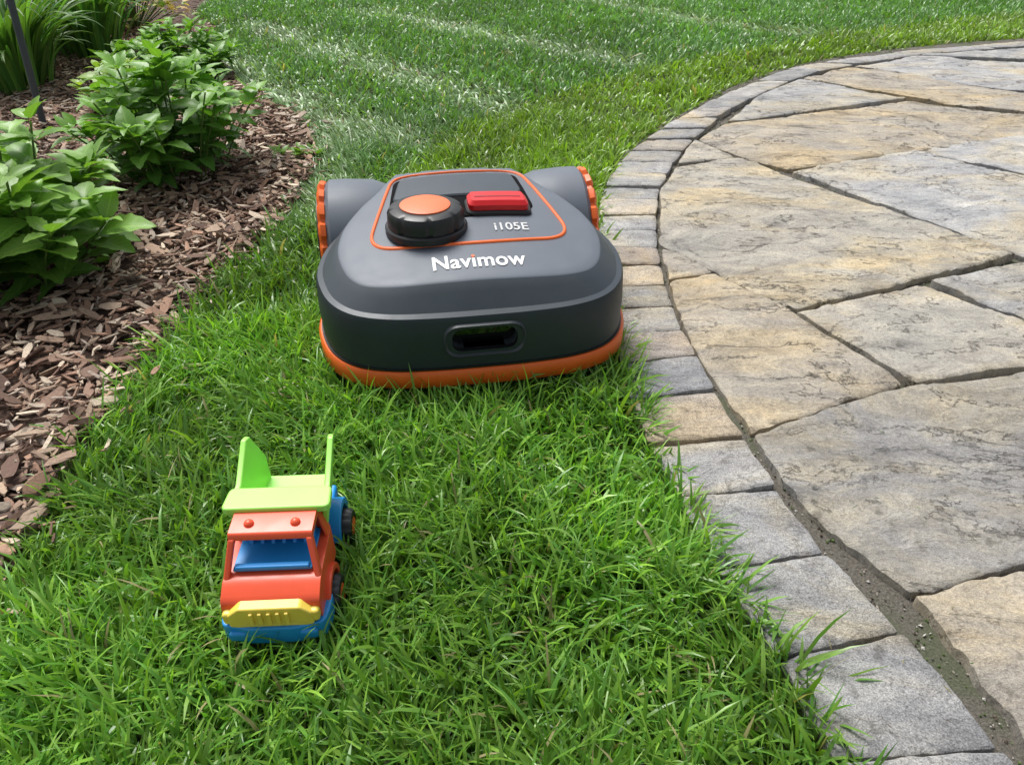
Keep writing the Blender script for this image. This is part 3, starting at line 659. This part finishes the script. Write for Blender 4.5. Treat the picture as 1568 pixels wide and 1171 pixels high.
def lettering(name,body_,size,cx,cy,mat,track=1.0,dot=None,off=.0):
    cu=bpy.data.curves.new(name,'FONT'); cu.body=body_; cu.size=size; cu.align_x='CENTER'; cu.align_y='CENTER'; cu.space_character=track; cu.offset=off; cu.resolution_u=6
    t=bpy.data.objects.new("tmp",cu); COL.objects.link(t); bpy.context.view_layer.update()
    me=bpy.data.meshes.new_from_object(t.evaluated_get(bpy.context.evaluated_depsgraph_get())); bpy.data.objects.remove(t)
    bm=bmesh.new(); bm.from_mesh(me); bmesh.ops.triangulate(bm,faces=bm.faces); bmesh.ops.subdivide_edges(bm,edges=[e for e in bm.edges if e.calc_length()>.006],cuts=2)
    bmesh.ops.triangulate(bm,faces=bm.faces); bmesh.ops.remove_doubles(bm,verts=bm.verts,dist=1e-6)
    if dot:
        seen=set(); best=None
        for f in bm.faces:
            if f in seen: continue
            st=[f];isl=[];seen.add(f)
            while st:
                g=st.pop(); isl.append(g)
                for e_ in g.edges:
                    for h in e_.link_faces:
                        if h not in seen: seen.add(h); st.append(h)
            A_=sum(g.calc_area() for g in isl)
            if best is None or A_<best[0]: best=(A_,isl)
        for g in best[1]: g.material_index=1
    for v in bm.verts:
        x,y=v.co.x+cx,v.co.y*1.25+cy; v.co=(x,y,ztop(x,y)+.0011)
    bm.normal_update()
    me2=bpy.data.meshes.new(name); bm.to_mesh(me2); bm.free(); me2.materials.append(mat); me2.materials.append(dot or mat)
    o=bpy.data.objects.new(name,me2); COL.objects.link(o); o.parent=MW; return o
lettering("brand_lettering","Navimow",.0292,.002,.055,m_wht,1.04,m_or,.0006)
lettering("model_lettering","i105E",.020,.055,.128,plastic("grey_print",(.55,.56,.56),.5,0),1.05,None,.0004)
for s,nm_ in((-1,"left"),(1,"right")):
    c=(0,.315,.098)
    pr=[(.070,.10),(.084,.105),(.092,.125),(.095,.165),(.095,.190),(.089,.196)]
    lathe("wheel_cover_"+nm_,[(r,s*h) for r,h in pr],'x',c,m_plate,MW,64)
    lathe("wheel_tyre_"+nm_,[(.084,s*.194),(.0925,s*.196),(.0945,s*.203),(.089,s*.207),(.072,s*.208)],'x',c,m_or,MW,108,lambda i,r,h:(1.0 if (i%6)<4 else .94) if r>.08 else 1)
    lathe("wheel_hub_"+nm_,[(.074,s*.20),(.074,s*.210),(.05,s*.212),(.02,s*.214),(.005,s*.214)],'x',c,m_wall,MW,48)
# ------------------------------------------------------------------ toy dump truck
TK=empty("toy_dump_truck",(TO[0],TO[1],.011),TR)
t_red=plastic("toy_red",(.80,.095,.035),.36,.05); t_blu=plastic("toy_blue",(.015,.26,.66),.36,.05); t_yel=plastic("toy_yellow",(.80,.60,.09),.36,.05); t_grn=plastic("toy_green",(.36,.80,.13),.4,.05); t_blk=plastic("toy_tyre",(.018,.02,.022),.5,.2); t_or=plastic("toy_hub",(.75,.12,.03),.4,.05)
box("chassis",-.032,.032,.02,.165,.022,.040,t_blu,TK,.003)
prism("front_bumper",round_poly([(-.047,.012),(-.044,-.002),(-.02,-.008),(.02,-.008),(.044,-.002),(.047,.012),(.047,.03),(-.047,.03)],.005,4),.014,.034,'z',t_blu,TK,.0025)
for sx_ in(-1,1): box("fog_light",sx_*.030-.008,sx_*.030+.008,-.0085,-.002,.0185,.029,t_blu,TK,.003)
gp_=[(-.036,.034),(-.036,.048),(-.026,.056),(.026,.056),(.036,.048),(.036,.034),(.022,.031),(-.022,.031)]
prism("grille",gp_,-.005,.012,'y',t_yel,TK,.002)
for i in range(5): box("grille_bar",-.017+i*.0075,-.0135+i*.0075,-.0075,-.003,.038,.052,t_yel,TK,.001)
for sx_ in(-1,1): box("headlight",sx_*.034-.007,sx_*.034+.007,-.004,.010,.036,.049,t_yel,TK,.003)
body_prof=round_poly([(.004,.030),(.002,.055),(.020,.0655),(.078,.0665),(.080,.030)],[.002,.007,.006,.003,.002],4)
prism("cab_lower",body_prof,-.042,.042,'x',t_red,TK,.003)
prism("cab_roof",round_poly([(.038,.093),(.041,.0995),(.079,.1005),(.080,.093)],.002,3),-.036,.036,'x',t_red,TK,.003)
for sx_ in(-1,1):
    x0,x1=sx_*.042,sx_*.034; xi0,xi1=sx_*.0365,sx_*.030
    hexa("windshield_pillar",[(x0,.020,.064),(xi0,.020,.064),(xi0,.028,.064),(x0,.028,.064),(x1+sx_*.002,.038,.095),(xi1,.038,.095),(xi1,.045,.095),(x1+sx_*.002,.045,.095)],t_red,TK,.0018)
    hexa("rear_pillar",[(x0,.066,.064),(xi0+sx_*.002,.066,.064),(xi0+sx_*.002,.080,.064),(x0,.080,.064),(x1+sx_*.002,.068,.095),(xi1+sx_*.003,.068,.095),(xi1+sx_*.003,.080,.095),(x1+sx_*.002,.080,.095)],t_red,TK,.0015)
    bm=bmesh.new(); bmesh.ops.create_uvsphere(bm,u_segments=16,v_segments=8,radius=.0045)
    for v in bm.verts: v.co=(v.co.x+sx_*.02,v.co.y+.052,v.co.z*.9+.1)
    finish("roof_lamp",bm,t_red,TK)
    arch=[(.030+.026*math.cos(t)+.012,.020+.026*math.sin(t)) for t in np.linspace(0,math.pi,14)]+[(.042+.020*math.cos(t),.020+.020*math.sin(t)) for t in np.linspace(math.pi,0,14)]
    prism("front_fender",arch,sx_*.036,sx_*.046,'x',t_red,TK,.001)
    arch=[(.127+.027*math.cos(t),.020+.027*math.sin(t)) for t in np.linspace(0,math.pi,14)]+[(.127+.0205*math.cos(t),.020+.0205*math.sin(t)) for t in np.linspace(math.pi,0,14)]
    prism("rear_fender",arch,sx_*.026,sx_*.043,'x',t_blu,TK,.001)
    for wy in(.042,.127):
        xo=sx_*.034
        lathe("wheel",[(.012,xo),(.0175,xo),(.0185,xo+sx_*.002),(.0185,xo+sx_*.014),(.0165,xo+sx_*.017),(.011,xo+sx_*.0175),(.010,xo+sx_*.015)],'x',(0,wy,.016),t_blk,TK,60,lambda i,r,h:(1 if (i%5)<3 else .93) if r>.018 else 1)
        lathe("hub",[(.010,xo+sx_*.012),(.010,xo+sx_*.017),(.006,xo+sx_*.019),(.002,xo+sx_*.019)],'x',(0,wy,.016),t_or,TK,24)
box("rear_wall",-.035,.035,.0755,.080,.064,.094,t_red,TK,.001)
box("cab_floor",-.034,.034,.027,.074,.0672,.0705,t_blu,TK,.001)
hexa("seat_back",[(-.031,.060,.068),(.031,.060,.068),(.031,.074,.068),(-.031,.074,.068),(-.031,.069,.086),(.031,.069,.086),(.031,.0748,.086),(-.031,.0748,.086)],t_blu,TK,.002)
for i in range(6): hexa("seat_rib",[(-.026+i*.0095,.055,.069),(-.0225+i*.0095,.055,.069),(-.0225+i*.0095,.062,.069),(-.026+i*.0095,.062,.069),(-.026+i*.0095,.0645,.085),(-.0225+i*.0095,.0645,.085),(-.0225+i*.0095,.071,.085),(-.026+i*.0095,.071,.085)],t_blu,TK,.001)
box("dashboard",-.032,.032,.026,.032,.069,.0735,t_blu,TK,.0015)
bedp=[(.078,.060),(.074,.094),(.080,.100),(.100,.102),(.138,.124),(.146,.122),(.158,.088),(.150,.062)]
for sx_ in(-1,1):
    bm=bmesh.new(); A_=[];B_=[]
    for (y,z) in bedp:
        x=sx_*(.0385+(z-.06)*.16-(y-.08)*.09); A_.append(bm.verts.new((x,y,z))); B_.append(bm.verts.new((x-sx_*.0055,y,z)))
    bm.faces.new(A_);bm.faces.new(B_[::-1]); n=len(A_)
    for i in range(n): bm.faces.new((A_[i],A_[(i+1)%n],B_[(i+1)%n],B_[i]))
    finish("bed_side",bm,t_grn,TK,.0015)
hexa("bed_floor",[(-.037,.080,.058),(.037,.080,.058),(.033,.150,.060),(-.033,.150,.060),(-.037,.080,.064),(.037,.080,.064),(.033,.152,.066),(-.033,.152,.066)],t_grn,TK,.001)
hexa("bed_front",[(-.038,.079,.060),(.038,.079,.060),(.038,.086,.060),(-.038,.086,.060),(-.042,.079,.0965),(.042,.079,.0965),(.042,.086,.0965),(-.042,.086,.0965)],t_grn,TK,.001)
prism("bed_canopy",round_poly([(-.048,.066),(.048,.066),(.046,.094),(-.046,.094)],.006,4),.0965,.1045,'z',t_grn,TK,.0025)
